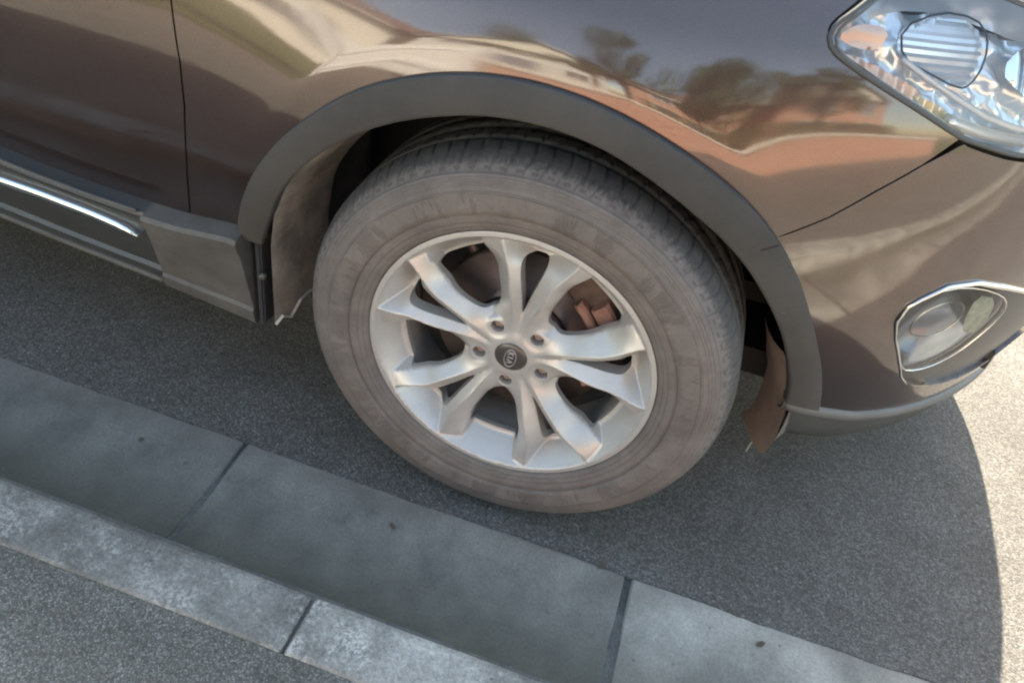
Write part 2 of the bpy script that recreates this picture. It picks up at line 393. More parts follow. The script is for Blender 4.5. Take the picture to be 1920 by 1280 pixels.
def sst(a, b, x):
    t = np.clip((x - a) / (b - a), 0, 1); return t * t * (3 - 2 * t)
BULGE = [.014]
def base_(u, z):
    ph = np.clip(u, 0, None) / U0
    x = np.where(u < 0, u, axf(z) * np.sin(ph)); y = YC - (YC - ysf(z)) * np.cos(ph)
    rho = np.hypot(x + .03, z - HZ); q_ = np.clip((rho - .462) / .024, 0, 1); tt = np.clip(((rho - .474) * np.where(rho > .486, 1, 0) + np.where(rho > .486, 0, .012 * q_ ** 2)) / .17, 0, 1); y = y - BULGE[0] * (1 - tt) ** 2 * (1 - sst(.15, .42, x)) * sst(.36, .55, z)
    return np.stack([x, y, z * np.ones_like(x)], -1)
def SN(u, z, off=0.):
    u = np.atleast_1d(np.asarray(u, float)); z = np.atleast_1d(np.asarray(z, float)); e = 1e-3
    P = base_(u, z); n = np.cross(base_(u + e, z) - base_(u - e, z), base_(u, z + e) - base_(u, z - e)); n /= np.linalg.norm(n, axis=-1, keepdims=True)
    return P + n * (np.ones_like(u) * off)[:, None], n
def S(u, z, off=0.): return SN(u, z, off)[0]
def skin(name, outline, holes, m, parent, off=0., step=.014, stepb=.007, flange=.012, mirror=False):
    Q, F, L = cdt_panel(outline, holes, step, stepb)
    P, n = SN(Q[:, 0], Q[:, 1], off)
    V = list(P); Nn = list(n); Fs = [list(f) for f in F]
    # orient outward
    a, b, c = P[F[0][0]], P[F[0][1]], P[F[0][2]]
    if np.dot(np.cross(b - a, c - a), n[F[0][0]]) < 0: Fs = [f[::-1] for f in Fs]
    if flange:
        for l in L:
            o = len(V); k = len(l); Pl = P[l]; nl = n[l]
            t = np.roll(Pl, -1, 0) - np.roll(Pl, 1, 0); side = np.cross(t, nl); side /= np.linalg.norm(side, axis=1, keepdims=True) + 1e-9
            V += list(Pl - nl * .0015 + side * 0); V += list(Pl - nl * flange)
            Nn += list(side); Nn += list(side)
            for i in range(k):
                j = (i + 1) % k
                Fs.append([l[i], l[j], o + j, o + i]); Fs.append([o + i, o + j, o + k + j, o + k + i])
    V = np.array(V); Nn = np.array(Nn)
    if mirror: V[:, 1] = 2 * YC - V[:, 1]; Nn[:, 1] *= -1; Fs = [f[::-1] for f in Fs]
    return obj(name, V, Fs, m, parent, True, Nn)

# ------------------------------------------------------------------ the ground
def sheet(name, x0, x1, y0, y1, z, m, kind='structure'):
    o = obj(name, [(x0, y0, z), (x1, y0, z), (x1, y1, z), (x0, y1, z)], [[0, 1, 2, 3]], m, None, False); tag(o, kind=kind); return o
GY = -.040; KY = -.310; KH = .0870; KT = .109
def slabs(name, edges, gap, prof, m, kind='structure'):
    """row of slabs between joint positions; prof: list of (y,z) cross-section, closed downwards"""
    V = []; F = []
    for a, b in zip(edges[:-1], edges[1:]):
        ga = gap * (.55 if (name == 'gutter' and a < -.4) else 1); gb = gap * (.55 if (name == 'gutter' and b < -.4) else 1)
        x0, x1 = a + ga / 2, b - gb / 2; e = .0035; n = len(prof); o = len(V)
        st = [(x0, -.004), (x0 + e, 0)] + [(x0 + (x1 - x0) * k / 24, 0) for k in range(1, 24)] + [(x1 - e, 0), (x1, -.004)]
        for (x, dz) in st:
            jt = 0.0015 * math.sin(x * 31 + a * 7)
            V += [(x, y + (jt if i in (2, 3) else 0) * .5, z + (dz if 0 < i < n - 1 else 0)) for i, (y, z) in enumerate(prof)]
        for k in range(len(st) - 1):
            for i in range(n - 1): F.append([o + k * n + i, o + (k + 1) * n + i, o + (k + 1) * n + i + 1, o + k * n + i + 1])
        F.append([o + i for i in range(n)]); F.append([o + (len(st) - 1) * n + i for i in range(n)][::-1])
    ob = obj(name, V, F, m, None, False); tag(ob, kind=kind); return ob
ASPH = mat_asphalt('road_asphalt', .104, 290, .05, (1.04, .985, .935))
ASPHP = mat_asphalt('footway_asphalt', .135, 420, .2, (1.02, 1.04, .94))
GUT = mat_concrete('gutter_concrete', (.230, .216, .190), .36, 7, grain=.8, silt_shade=True, tones=(-.4475, .737, (.8, .9, .74, .84, 1.4, 1.2, .95)))
KERB = mat_concrete('kerb_concrete', (.215, .212, .195), .42, 9, white=.8, grain=1.3, tones=(-.158, .915, (.9, 1., .80, 1.2, 1.2, .9, 1.)))
MORT = mat_concrete('mortar', (.10, .10, .095), .3, 30, grain=1)
RE = np.random.RandomState(11); xs_ = np.arange(-3.0, 3.0, .012); wob = np.convolve(RE.normal(0, 1, len(xs_) + 8), np.ones(5) / 5, 'same')[4:-4]
ed_ = [(-60, GY, .0)] + [(x, GY - .0035 + .0032 * w_ + .002 * math.sin(x * 9), .0) for x, w_ in zip(xs_, wob)] + [(60, GY, .0)]
nE = len(ed_); V = [(x, y, .0022) for x, y, z in ed_] + [(x, y - .001, -.004) for x, y, z in ed_] + [(x, .06, .0) for x, y, z in ed_] + [(x, 7.5, 0) for x, y, z in ed_]
F = []
for i in range(nE - 1): F += [[i, i + nE, i + nE + 1, i + 1], [i + 2 * nE, i, i + 1, i + 1 + 2 * nE], [i + 3 * nE, i + 2 * nE, i + 1 + 2 * nE, i + 1 + 3 * nE]]
tag(obj('road', V, F, ASPH, None, False), kind='structure')
sheet('ground', -400, 400, -400, 400, -.06, mat('soil_ground', (.16, .14, .10), .95, var=.2, vscale=.5))
gj = [-.4475 + .737 * k for k in range(-40, 41)]
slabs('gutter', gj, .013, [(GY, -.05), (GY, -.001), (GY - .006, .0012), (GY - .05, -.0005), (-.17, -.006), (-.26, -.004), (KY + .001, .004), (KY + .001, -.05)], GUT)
sheet('gutter_bedding', -60, 60, KY, GY - .002, -.0070, MORT)
kj = [-.158 + .915 * k for k in range(-30, 31)]
slabs('kerb', kj, .006, [(KY + .0, -.05), (KY + .003, KH - .050), (KY, KH - .034), (KY - .008, KH - .014), (KY - .017, KH - .003), (KY - .024, KH), (KY - KT + .004, KH + .001), (KY - KT, KH - .003), (KY - KT, -.05)], KERB)
sheet('kerb_bedding', -60, 60, KY - KT + .002, KY - .008, KH - .008, MORT)
sheet('pavement', -60, 60, -3.0, KY - KT - .0005, KH - .0035, ASPHP)

# far side of the road and garden fronts (seen mirrored in the paint)
GRASS = mat('lawn_grass', (.06, .10, .03), .95, var=.4, vscale=12)
sheet('far_verge', -60, 60, 7.6, 30, .06, GRASS)
sheet('front_lawn', -60, 60, -12, -3.25, .05, GRASS)
BRK = mat_brick('red_brick', (.42, .17, .11), (.50, .24, .16), (.5, .46, .4))
BRK2 = mat_brick('orange_brick', (.50, .25, .16), (.44, .20, .13), (.5, .46, .4))
REND = mat('cream_render', (.74, .70, .62), .9, var=.05)
REND2 = mat('pale_grey_render', (.62, .62, .60), .9, var=.05)
TILE = mat('roof_tiles', (.16, .10, .08), .9, var=.3, vscale=6)
UPVC = mat('white_frame', (.82, .82, .8), .4)
HGLASS = mat('house_window_glass', (.05, .07, .09), .05, 0, coat=1)
DOORM = mat('blue_grey_door', (.12, .17, .22), .4)
def garden_wall(x0, x1, lab):
    e = empty('garden_wall', ((x0 + x1) / 2, -3.12, KH)); tag(e, lab, 'wall')
    MB().box(((x0 + x1) / 2, -3.12, .38), (x1 - x0, .22, .60)).build('brickwork', BRK, e)
    MB().box(((x0 + x1) / 2, -3.12, .715), (x1 - x0 + .04, .30, .07), .01).build('coping', REND, e)
garden_wall(-.9, 7.0, 'low red brick garden wall with pale coping behind the pavement')
HEDGE_L = 1
def house(x0, w, y0, h, wallm, lab, gable):
    e = empty('house', (x0 + w / 2, y0, 0)); tag(e, lab, 'house')
    d = 8
    V = [(x0, y0, 0), (x0 + w, y0, 0), (x0 + w, y0 - d, 0), (x0, y0 - d, 0), (x0, y0, h), (x0 + w, y0, h), (x0 + w, y0 - d, h), (x0, y0 - d, h)]
    obj('wall', V, [[0, 1, 5, 4], [1, 2, 6, 5], [2, 3, 7, 6], [3, 0, 4, 7]], wallm, e, False)
    if gable:
        V = [(x0 - .3, y0 + .35, h - .12), (x0 + w + .3, y0 + .35, h - .12), (x0 + w / 2, y0 + .35, h + 2.6), (x0 - .3, y0 - d - .3, h - .12), (x0 + w + .3, y0 - d - .3, h - .12), (x0 + w / 2, y0 - d - .3, h + 2.6)]
        obj('roof', V, [[0, 2, 5, 3], [1, 4, 5, 2], [0, 3, 4, 1]], TILE, e, False)
        obj('gable_wall', [(x0, y0 + .02, h - .1), (x0 + w, y0 + .02, h - .1), (x0 + w / 2, y0 + .02, h + 2.25)], [[0, 1, 2]], REND, e, False)
        b = MB(); b.tube([(x0 - .3, y0 + .38, h - .12), (x0 + w / 2, y0 + .38, h + 2.6)], .1, 4); b.tube([(x0 + w + .3, y0 + .38, h - .12), (x0 + w / 2, y0 + .38, h + 2.6)], .1, 4); b.build('bargeboard', UPVC, e)
    else:
        V = [(x0 - .3, y0 + .45, h - .1), (x0 + w + .3, y0 + .45, h - .1), (x0 + w + .3, y0 - d / 2, h + 2.2), (x0 - .3, y0 - d / 2, h + 2.2), (x0 - .3, y0 - d - .4, h - .1), (x0 + w + .3, y0 - d - .4, h - .1)]
        obj('roof', V, [[0, 1, 2, 3], [3, 2, 5, 4], [0, 3, 4], [1, 5, 2]], TILE, e, False)
        MB().box((x0 + w / 2, y0 + .5, h - .14), (w + .6, .1, .12)).build('gutter_pipe', UPVC, e)
    for (fx, z, ww, hh) in ((.25, 1.0, 1.8, 1.3), (.75, 1.0, 1.4, 1.3), (.25, 3.6, 1.6, 1.2), (.75, 3.6, 1.3, 1.2)):
        cx = x0 + w * fx
        f = MB()
        for s in (-1, 1): f.box((cx + s * ww / 2, y0 + .03, z + hh / 2), (.09, .1, hh + .18)); f.box((cx, y0 + .03, z + hh / 2 + s * hh / 2), (ww - .1, .1, .09))
        f.box((cx, y0 + .03, z + hh / 2), (.07, .08, hh - .1))
        fo = f.build('window', UPVC, e)
        obj('pane', [(cx - ww / 2, y0 + .02, z), (cx + ww / 2, y0 + .02, z), (cx + ww / 2, y0 + .02, z + hh), (cx - ww / 2, y0 + .02, z + hh)], [[0, 1, 2, 3]], HGLASS, fo, False)
    MB().box((x0 + w * .5, y0 + .03, 1.05), (.95, .08, 2.1), .01).build('door', DOORM, e)
house(-17, 9, -14.5, 4.9, REND, 'cream rendered house with a long tiled roof on the left', False)
house(-7.0, 7, -15, 4.9, REND2, 'pale grey rendered house with a gable and white windows', True)
house(1.5, 9, -14.5, 4.9, BRK2, 'orange brick house with a long tiled roof and white windows', False)
house(12.5, 8, -15, 4.9, BRK, 'red brick gabled house farthest to the right', True)
def hedge(x0, x1, y, lab, h=1.15, n=5200, w=.35):
    e = MB(); R = np.random.RandomState(3); V = []; F = []
    for k in range(n):
        p = np.array([R.uniform(x0, x1), y + R.uniform(-w, w), R.uniform(.08, h)]) + R.normal(0, .04, 3); s = .05
        a = R.normal(0, 1, 3); a /= np.linalg.norm(a); b = np.cross(a, R.normal(0, 1, 3)); b /= np.linalg.norm(b)
        o = len(V); V += [p - a * s, p + b * s * .5, p + a * s, p - b * s * .5]; F.append([o, o + 1, o + 2, o + 3])
    o = obj('hedge', V, F, mat('hedge_leaves', (.05, .09, .03), .6, var=.5, vscale=5), None, False); tag(o, lab, 'hedge')
hedge(.6, 5.8, -3.8, 'clipped low green hedge standing behind the brick garden wall')
hedge(-10.5, -3.3, -2.2, 'tall dense green hedge added out of view left of the pavement to block sky light', 2.2, 34000, .45)  # unseen hedge added to cut sky light on the left-hand ground
gt = empty('garden_gate', (-1.65, -3.1, KH)); tag(gt, 'white boarded gate between the tall hedge and the brick wall', 'gate')
b = MB()
for k in range(9): b.box((-2.2 + k * .135, -3.1, .62), (.131, .02, .98), .004)
b.build('board_panel', UPVC, gt); b = MB(); b.box((-1.66, -3.075, .35), (1.2, .03, .08)); b.build('rail', UPVC, gt); b = MB(); b.box((-1.66, -3.075, .9), (1.2, .03, .08)); b.build('rail', UPVC, gt)
MB().box((-2.33, -3.1, .68), (.1, .1, 1.2), .008).build('post', UPVC, gt); MB().box((-1.0, -3.1, .68), (.1, .1, 1.2), .008).build('post', UPVC, gt)

# ------------------------------------------------------------------ THE CAR
car = empty('car', (0, YC, 0))
tag(car, 'dark brown car parked on the asphalt beside the kerb, seen at its front wheel', 'car')

# outlines in (u, z)
seam = [(-.5345, .972), (-.534, .762), (-.528, .68), (-.532, .616), (-.548, .522), (-.566, .45), (-.584, .385)]
bumpseam = [(.300, .640), (.314, .656), (.360, .686), (.408, .728), (.460, .768), (.506, .802)]
head = [(.360, .945), (.34, .932), (.320, .918), (.300, .905), (.294, .894), (.297, .884), (.314, .873), (.370, .852), (.434, .829), (.488, .808), (.506, .802), (.542, .795), (.582, .787), (.608, .784),
        (.70, .778), (.80, .782), (.90, .80), (.93, .83), (.90, .86), (.78, .90), (.62, .935), (.50, .955), (.42, .958)]
headr = chaikin(head, 1)
flo = [(-.486, .398), (-.480, .420), (-.452, .492), (-.420, .552), (-.392, .594), (-.360, .634), (-.288, .702), (-.216, .746), (-.122, .778), (-.030, .789), (.068, .780), (.172, .746), (.248, .704), (.304, .655), (.352, .600), (.394, .536), (.436, .468), (.478, .394), (.514, .326), (.530, .292)]
fli = [(-.440, .398), (-.432, .420), (-.405, .476), (-.385, .520), (-.360, .560), (-.322, .606), (-.272, .652), (-.198, .698), (-.108, .730), (-.048, .740), (.018, .742), (.088, .728), (.174, .688), (.258, .630), (.328, .550), (.378, .478), (.410, .415), (.438, .358), (.452, .316)]
flo = chaikin(flo, 2, False); fli = chaikin(fli, 2, False)
NF = 120
def res_n(P, n):
    P = np.asarray(P, float); s = np.r_[0, np.cumsum(np.linalg.norm(np.diff(P, axis=0), axis=1))]; t = np.linspace(0, s[-1], n)
    return np.stack([np.interp(t, s, P[:, 0]), np.interp(t, s, P[:, 1])], -1)
FO = res_n(flo, NF); FI = res_n(fli, NF)
mid = lambda k: FO * (1 - k) + FI * k
# sub-outline of the flare edge the panels stop at (a bit under the flare)
FE = mid(.12)
i_seam = int(np.argmin(np.hypot(FE[:, 0] - .300, FE[:, 1] - .640)))
botl = [(.464, .316), (.538, .280), (.632, .256), (.748, .244), (.886, .238), (1.10, .236), (1.539, .236)]
g = .0014
def shift(P, dx, dz): return [(a + dx, b + dz) for a, b in P]
# fender
fender = [tuple(p) for p in FE[2:i_seam + 1]] + shift(bumpseam[1:-1], -g * .6, g * .9) + [(.5035, .8075)] \
    + [tuple(p) for p in chaikin([(.503, .8085), (.488, .8140), (.434, .835), (.370, .858), (.314, .879), (.2965, .889), (.2905, .898), (.296, .908), (.318, .924), (.340, .940), (.36, .957), (.40, .972)], 1, False)] \
    + [(.30, .972), (0, .972), (-.3, .972)] + shift(seam, g, 0) + [(-.55, .386), (-.50, .392)]
skin('fender', fender, [], PAINT, car, step=.007, stepb=.005)
door = shift(seam, -g, 0) + [(-.70, .378), (-.90, .384), (-1.1, .392), (-1.62, .40), (-1.62, .972)]
skin('front_door', door, [], PAINT, car, step=.02, stepb=.008)
rdoor = [(-1.626, .40), (-2.05, .40), (-2.25, .55), (-2.40, .70), (-2.48, .972), (-1.626, .972)]
skin('rear_door', rdoor, [], PAINT, car, step=.05, stepb=.03)
# fog lamp recess outline in the bumper
fog = [(.550, .516), (.552, .542), (.566, .558), (.600, .580), (.654, .583), (.728, .564), (.804, .540), (.90, .52), (1.0, .50), (1.06, .47), (1.08, .40), (1.06, .33), (.99, .297), (.90, .290), (.798, .298), (.735, .316), (.690, .338), (.656, .366), (.62, .41), (.575, .47)]
fogr = chaikin(fog, 1)
fl_front = [tuple(p) for p in FE[i_seam:] if p[1] > .305]
bumper = [(.512, .2955), (.538, .284)] + [(a, b + .004) for a, b in botl[2:]] + [(1.536, .80), (1.2, .80), (.95, .795), (.93, .792), (.80, .774), (.70, .770), (.608, .776), (.582, .779), (.542, .787), (.512, .794), (.5075, .7965)] \
    + shift(bumpseam[1:-1][::-1], g * .6, -g * .9) + fl_front
skin('bumper', bumper, [fogr], PAINT, car, step=.012, stepb=.007, flange=.016)
# hood, both halves in one mesh, and the inner dark shell
hood = [(-.72, .976), (.36, .976), (.42, .972), (.52, .966), (.66, .936), (.80, .902), (.915, .868), (.94, .83), (.945, .806), (1.2, .806), (1.539, .806), (1.539, 1.069), (-.72, 1.069)]
Q, F, L = cdt_panel(hood, [], .03, .02); P, n = SN(Q[:, 0], Q[:, 1])
P2 = P.copy(); P2[:, 1] = 2 * YC - P2[:, 1]; n2 = n.copy(); n2[:, 1] *= -1
k = len(P)
ridge = [(-.72, .60, 1.069), (.0, .60, 1.069), (0, 2 * YC - .60, 1.069), (-.72, 2 * YC - .60, 1.069)]
arc = S(np.linspace(0, 1.539, 14), np.full(14, 1.069)); arcm = arc.copy(); arcm[:, 1] = 2 * YC - arcm[:, 1]
V = np.vstack([P, P2, np.array([(-.72, .60, 1.069)]), arc, arcm[::-1], np.array([(-.72, 2 * YC - .6, 1.069)])])
nn = np.vstack([n, n2, np.tile([0, 0, 1.], (len(V) - 2 * k, 1))])
FF = [list(f) for f in F] + [[i + k for i in f][::-1] for f in F] + [list(range(2 * k, len(V)))]
obj('hood', V, FF, PAINT, car, True, nn)
def shell(name, outline, holes, off, m, mirror=False):
    return skin(name, outline, holes, m, car, off=off, step=.05, stepb=.03, flange=0, mirror=mirror)
archhole = [tuple(p) for p in mid(.45)] + [(.44, .22), (.0, .22), (-.40, .22)]
rarch = [(-2.7 + .42 * math.cos(a), .345 + .42 * math.sin(a)) for a in np.linspace(0, 2 * PI, 40)[:-1]]
rarch = [p for p in rarch if p[1] > .21]
inner = [(-3.6, .20), (-3.12, .20)] + [(-2.7 + .42 * math.cos(a), .345 + .42 * math.sin(a)) for a in np.linspace(PI * 1.1, -PI * .1, 24)] + [(-2.25, .20), (-.43, .20)] \
    + [tuple(p) for p in mid(.45)[3:-3:6]] + [(.50, .24), (1.539, .24), (1.539, 1.06), (-.72, 1.06), (-3.6, 1.06)]
headin = [tuple(p) for p in headr]
shell('inner_shell', inner, [headr, fogr], -.020, BLACK)
skin('rear_quarter', [(-3.6, .25), (-3.14, .25)] + [(-2.7 + .43 * math.cos(a), .345 + .43 * math.sin(a)) for a in np.linspace(PI * 1.1, PI * .08, 30)] + [(-2.10, .40), (-2.26, .55), (-2.41, .70), (-2.49, .972), (-2.49, 1.06), (-3.6, 1.06)], [], PAINT, car, step=.06, stepb=.03)
skin('far_flank', [(-3.6, .22), (-3.14, .22)] + [(-2.7 + .43 * math.cos(a), .345 + .43 * math.sin(a)) for a in np.linspace(PI * 1.1, -PI * .1, 30)] + [(-2.24, .22), (-.46, .22)] + [(.44 * math.cos(a), .345 + .44 * math.sin(a)) for a in np.linspace(PI * 1.08, -PI * .08, 30)] + [(.50, .24), (1.539, .24), (1.539, 1.06), (-3.6, 1.06)], [], PAINT, car, step=.06, stepb=.03, mirror=True)
# upper body: door tops, screen, roof
prof = [(-.60, .12, 1.02), (-.72, .10, 1.03)]
def ring_(x, zb, zt, yb, yt):
    ys_ = [yb, (yb + yt) / 2, yt, yt + .10, YC]; zs = [zb, (zb + zt) / 2 + .02, zt - .06, zt, zt + .03]
    half = list(zip(ys_, zs)); return [(x, y, z) for y, z in half] + [(x, 2 * YC - y, z) for y, z in half[-2::-1]]
rows = [ring_(-.66, 1.0, 1.06, .13, .5), ring_(-.75, 1.0, 1.12, .12, .42), ring_(-1.35, 1.0, 1.60, .10, .30), ring_(-1.8, 1.0, 1.68, .10, .28), ring_(-2.8, 1.0, 1.66, .11, .30), ring_(-3.3, 1.0, 1.58, .13, .33), ring_(-3.62, 1.0, 1.10, .16, .4)]
V, F = loft(rows); obj('cabin', V, F, PAINT, car, True)
def pane(name, pts):
    return obj(name, pts, [list(range(len(pts)))], CLEAR2 if False else HGLASS, car, False)
pane('side_window', [(-1.02, .102, 1.05), (-1.40, .185, 1.48), (-1.95, .185, 1.52), (-1.95, .095, 1.05)])
pane('side_window', [(-2.0, .095, 1.05), (-2.0, .185, 1.52), (-2.75, .19, 1.51), (-2.85, .10, 1.05)])
pane('windscreen', [(-.735, .50, 1.145), (-.735, 1.36, 1.145), (-1.29, 1.48, 1.615), (-1.29, .38, 1.615)])
obj('tailgate', [(-3.60, .10, .25), (-3.60, 1.76, .25), (-3.60, 1.74, 1.06), (-3.60, .13, 1.06)], [[0, 1, 2, 3]], PAINT, car, False)
MB().box((-1.5, YC, .21), (4.1, 1.1, .06)).build('underbody', BLACK, car)
MB().box((.58, YC, .30), (.5, .9, .04)).build('undertray', BLACK, car)

# wheel arch trim (flare)
def flare(FO, FI, name):
    rows = []
    for kk, off, dy in ((0, -.004, 0), (0, .0105, 0), (.015, .0132, 0), (.05, .0142, 0), (.5, .0148, 0), (.90, .0146, 0), (.97, .0132, 0), (.995, .009, 0), (1.0, 0, 0)):
        uv = FO * (1 - kk) + FI * kk; rows.append(S(uv[:, 0], uv[:, 1], off))
    last = rows[-1].copy(); cx = np.array([-.005, 0, HZ]); d = last - cx; d[:, 1] = 0; d /= np.linalg.norm(d, axis=1, keepdims=True)
    rows.append(last + np.array([0, .016, 0]) + d * .002); rows.append(last + np.array([0, .045, 0]) + d * .012)
    V, F = loft(rows); return V, F
V, F = flare(FO, FI, ''); fo = obj('wheel_arch_trim', V, F, PLAST, car, True)
# thin joint line across the trim where the bumper section starts, and end edge
j = int(np.argmin(np.hypot(FO[:, 0] - .304, FO[:, 1] - .655)))
MB().tube([S(*(FO[j] * (1 - k) + FI[j] * k), .0152)[0] for k in (.02, .15, .3, .45)], .0011, 6).build('trim_joint', BLACK, fo)

# wheel housing liner: sweeps round inside the arch
def liner_rows(P, depths, extra):
    rows = []
    for (dy, dr) in depths:
        r = []
        for p in P:
            c = np.array([-.005, 0, HZ]); d = p - c; y = p[1]; d = np.array([d[0], 0, d[2]]); R = np.linalg.norm(d); d /= R
            q = p + d * dr; q[1] = p[1] + dy; r.append(q)
        rows.append(r)
    return rows
PI_ = S(FI[:, 0], FI[:, 1], 0.)
LN = mat('arch_liner_felt', (.13, .122, .115), .95, var=.35, vscale=7, bump=.6, bscale=60)
LNL = mat('pale_dusty_liner', (.23, .215, .19), .95, var=.45, vscale=14, bump=.6, bscale=60)
LNB = mat('brown_dusty_liner', (.30, .22, .18), .95, var=.3, vscale=9, bump=.4, bscale=60)
ext0 = [np.array((-.424, .040, z)) for z in (.200, .25, .30, .35, .39)]
ext1 = [np.array((x, y, z)) for x, y, z in ((.447, .165, .305), (.450, .156, .275), (.452, .155, .240), (.452, .160, .205), (.450, .170, .182), (.446, .184, .165))]
PL = resample(np.array(ext0 + [p for p in PI_[8:-3]] + ext1), .012)
V, F = loft(liner_rows(PL, ((.030, .012), (.06, .030), (.10, .032), (.16, .024), (.22, .018), (.28, .014), (.38, .01)), 0))
lin = obj('arch_liner', V, F, LN, car, True)
# pale dusty rear shield of the liner with a torn lower edge
i1 = int(np.argmin(np.hypot(PL[:, 0] + .30, PL[:, 2] - .63)))
PB = PL[:i1]
rows = []
for k_, (dy, dr) in enumerate(((.006, .004), (.02, -.002), (.045, -.004), (.07, -.010), (.10, -.012), (.13, -.020), (.155, -.022))):
    r = liner_rows(PB, ((dy, dr),), 0)[0]
    for e_ in range(4): r[e_][2] += (.030 + .012 * math.sin(k_ * 2.3) + .022 * (k_ / 6) ** 2) * (1 - e_ / 4)
    rows.append(r)
V, F = loft(rows); obj('rear_shield', V, F, LNL, lin, True)
edge = [tuple(np.array(r[0]) + np.array([.002, -.001, 0])) for r in rows]
MB().tube(edge, .0028, 6).build('liner_edge', mat('torn_edge', (.5, .48, .44), .9), lin)
i2 = int(np.argmin(np.hypot(PL[:, 0] - .40, PL[:, 2] - .43) + (PL[:, 0] < 0)))
rows = [[p + np.array(dd) for p in PL[i2:]] for dd in ((0, -.004, 0), (-.002, .010, -.003), (-.008, .03, -.010), (-.014, .055, -.018), (-.022, .085, -.022), (-.030, .12, -.022))]
V, F = loft(rows); obj('front_shield', V, F, LNB, lin, True)
# inner wall of the wheel housing
MB().box((0, .60, .50), (1.0, .02, .66)).build('inner_wing', mat('inner_wing_steel', (.035, .034, .033), .8, var=.3), car)

# side sill with bright strip
silltop = [(-1.62, .432), (-1.1, .418), (-.942, .408), (-.844, .394), (-.744, .386), (-.642, .383), (-.584, .384), (-.492, .396), (-.456, .392)]
sillbot = [(-1.62, .292), (-1.1, .262), (-1.022, .250), (-.856, .230), (-.692, .214), (-.648, .209)]
ST = res_n(silltop, 80)
def sillrow(P, kk, off): return S(P[:, 0], P[:, 1], off)
def sill_piece(name, u0, u1, zt, zb, offs, m, parent, n=60):
    us = np.linspace(u0, u1, n); st = np.array(silltop); sb = np.array(sillbot + [(-.506, .190), (-.45, .180)])
    Zt = np.interp(us, st[:, 0], st[:, 1]); Zb = np.interp(us, sb[:, 0], sb[:, 1]); Zt = Zt + .016; Zb = Zb + .020; rows = []
    for (k, off) in offs: rows.append(S(us, Zt * (1 - k) + Zb * k, off))
    V, F = loft(rows); V = list(map(tuple, V)); nr = len(offs)
    F.append([r * n for r in range(nr)]); F.append([r * n + n - 1 for r in range(nr)][::-1])
    return obj(name, V, F, m, parent, False)
BULGE[0] = 0.
sill = sill_piece('side_sill', -3.0 + .75, -.648, 0, 0, ((0, -.02), (0, .026), (.03, .031), (.07, .031), (.085, .024), (.40, .024), (.46, .026), (.80, .022), (.84, .028), (.96, .026), (1.0, .016), (1.0, -.03)), SILLD, car)
cov = sill_piece('sill_end_cover', -.650, -.474, 0, 0, ((0, -.01), (0, .034), (.03, .040), (.12, .040), (.15, .036), (.80, .034), (.83, .039), (.97, .037), (1.0, .03), (1.0, -.02)), SILL, car, 24)
# light top edge of the sill and the lip below
def strip(name, P, off, rad, m, parent, n=8):
    Q = resample(P, .02); pts = S(Q[:, 0], Q[:, 1] + .018, off); return MB().tube(pts, rad, n).build(name, m, parent, True)
strip('sill_edge_trim', [(-2.2, .444), (-1.62, .434), (-1.1, .420), (-.942, .410), (-.844, .396), (-.744, .388), (-.660, .3855)], .030, .0036, SATIN if False else SILL, sill)
strip('sill_lip', [(-2.2, .322), (-1.62, .296), (-1.1, .266), (-1.022, .254), (-.856, .234), (-.692, .218), (-.660, .215)], .026, .006, SILL, sill)
cs = resample([(-2.2, .408), (-1.62, .386), (-1.1, .362), (-.97, .3545), (-.862, .350), (-.762, .340), (-.700, .329), (-.676, .3245)], .02)
pts = S(cs[:, 0], cs[:, 1] + .017, .028)
def oval_strip(pts, w, h, n=12):
    rows = []
    m_ = len(pts)
    for i, p in enumerate(pts):
        e = min(1, (m_ - 1 - i) / 1.5) ** .5 if i > m_ - 3 else 1
        rows.append([(p[0], p[1] - w * math.cos(2 * PI * k / n), p[2] + h * e * math.sin(2 * PI * k / n)) for k in range(n)])
    V, F = loft(rows, True); F.append([(m_ - 1) * n + k for k in range(n)]); return V, F
V, F = oval_strip(pts, .008, .0095); obj('chrome_strip', V, F, CHROME, sill, True)
# dark end of the sill and the clip by the liner
MB().box((-.458, .078, .300), (.012, .05, .18), .003).build('sill_end_bracket', GLOSSBLK, car)
MB().tube([(-.450, .056, .322), (-.448, .046, .322)], .006, 10).build('clip', SILL, car, True)

BULGE[0] = .014
# bumper lip and valance
bl = resample([(a, b) for a, b in ([(.455, .312), (.50, .292)] + botl[1:])], .012)
rows = []
for off, dz in ((-.006, .006), (.004, .004), (.0075, -.002), (.0075, -.010), (.002, -.020), (-.010, -.026)):
    q = S(bl[:, 0], bl[:, 1], off); q[:, 2] += dz; rows.append(q)
V, F = loft(rows); lip = obj('bumper_lip', V, F, mat('light_grey_lip', (.10, .103, .107), .45, var=.2), car, True)
rows = []
bl = bl[3:]
for off, dz in ((-.006, -.022), (-.010, -.050), (-.018, -.080), (-.035, -.105), (-.09, -.115)):
    q = S(bl[:, 0], bl[:, 1], off); q[:, 2] += dz; rows.append(q)
V, F = loft(rows); obj('valance', V, F, mat('valance_plastic', (.05, .055, .056), .6, var=.2), car, True)

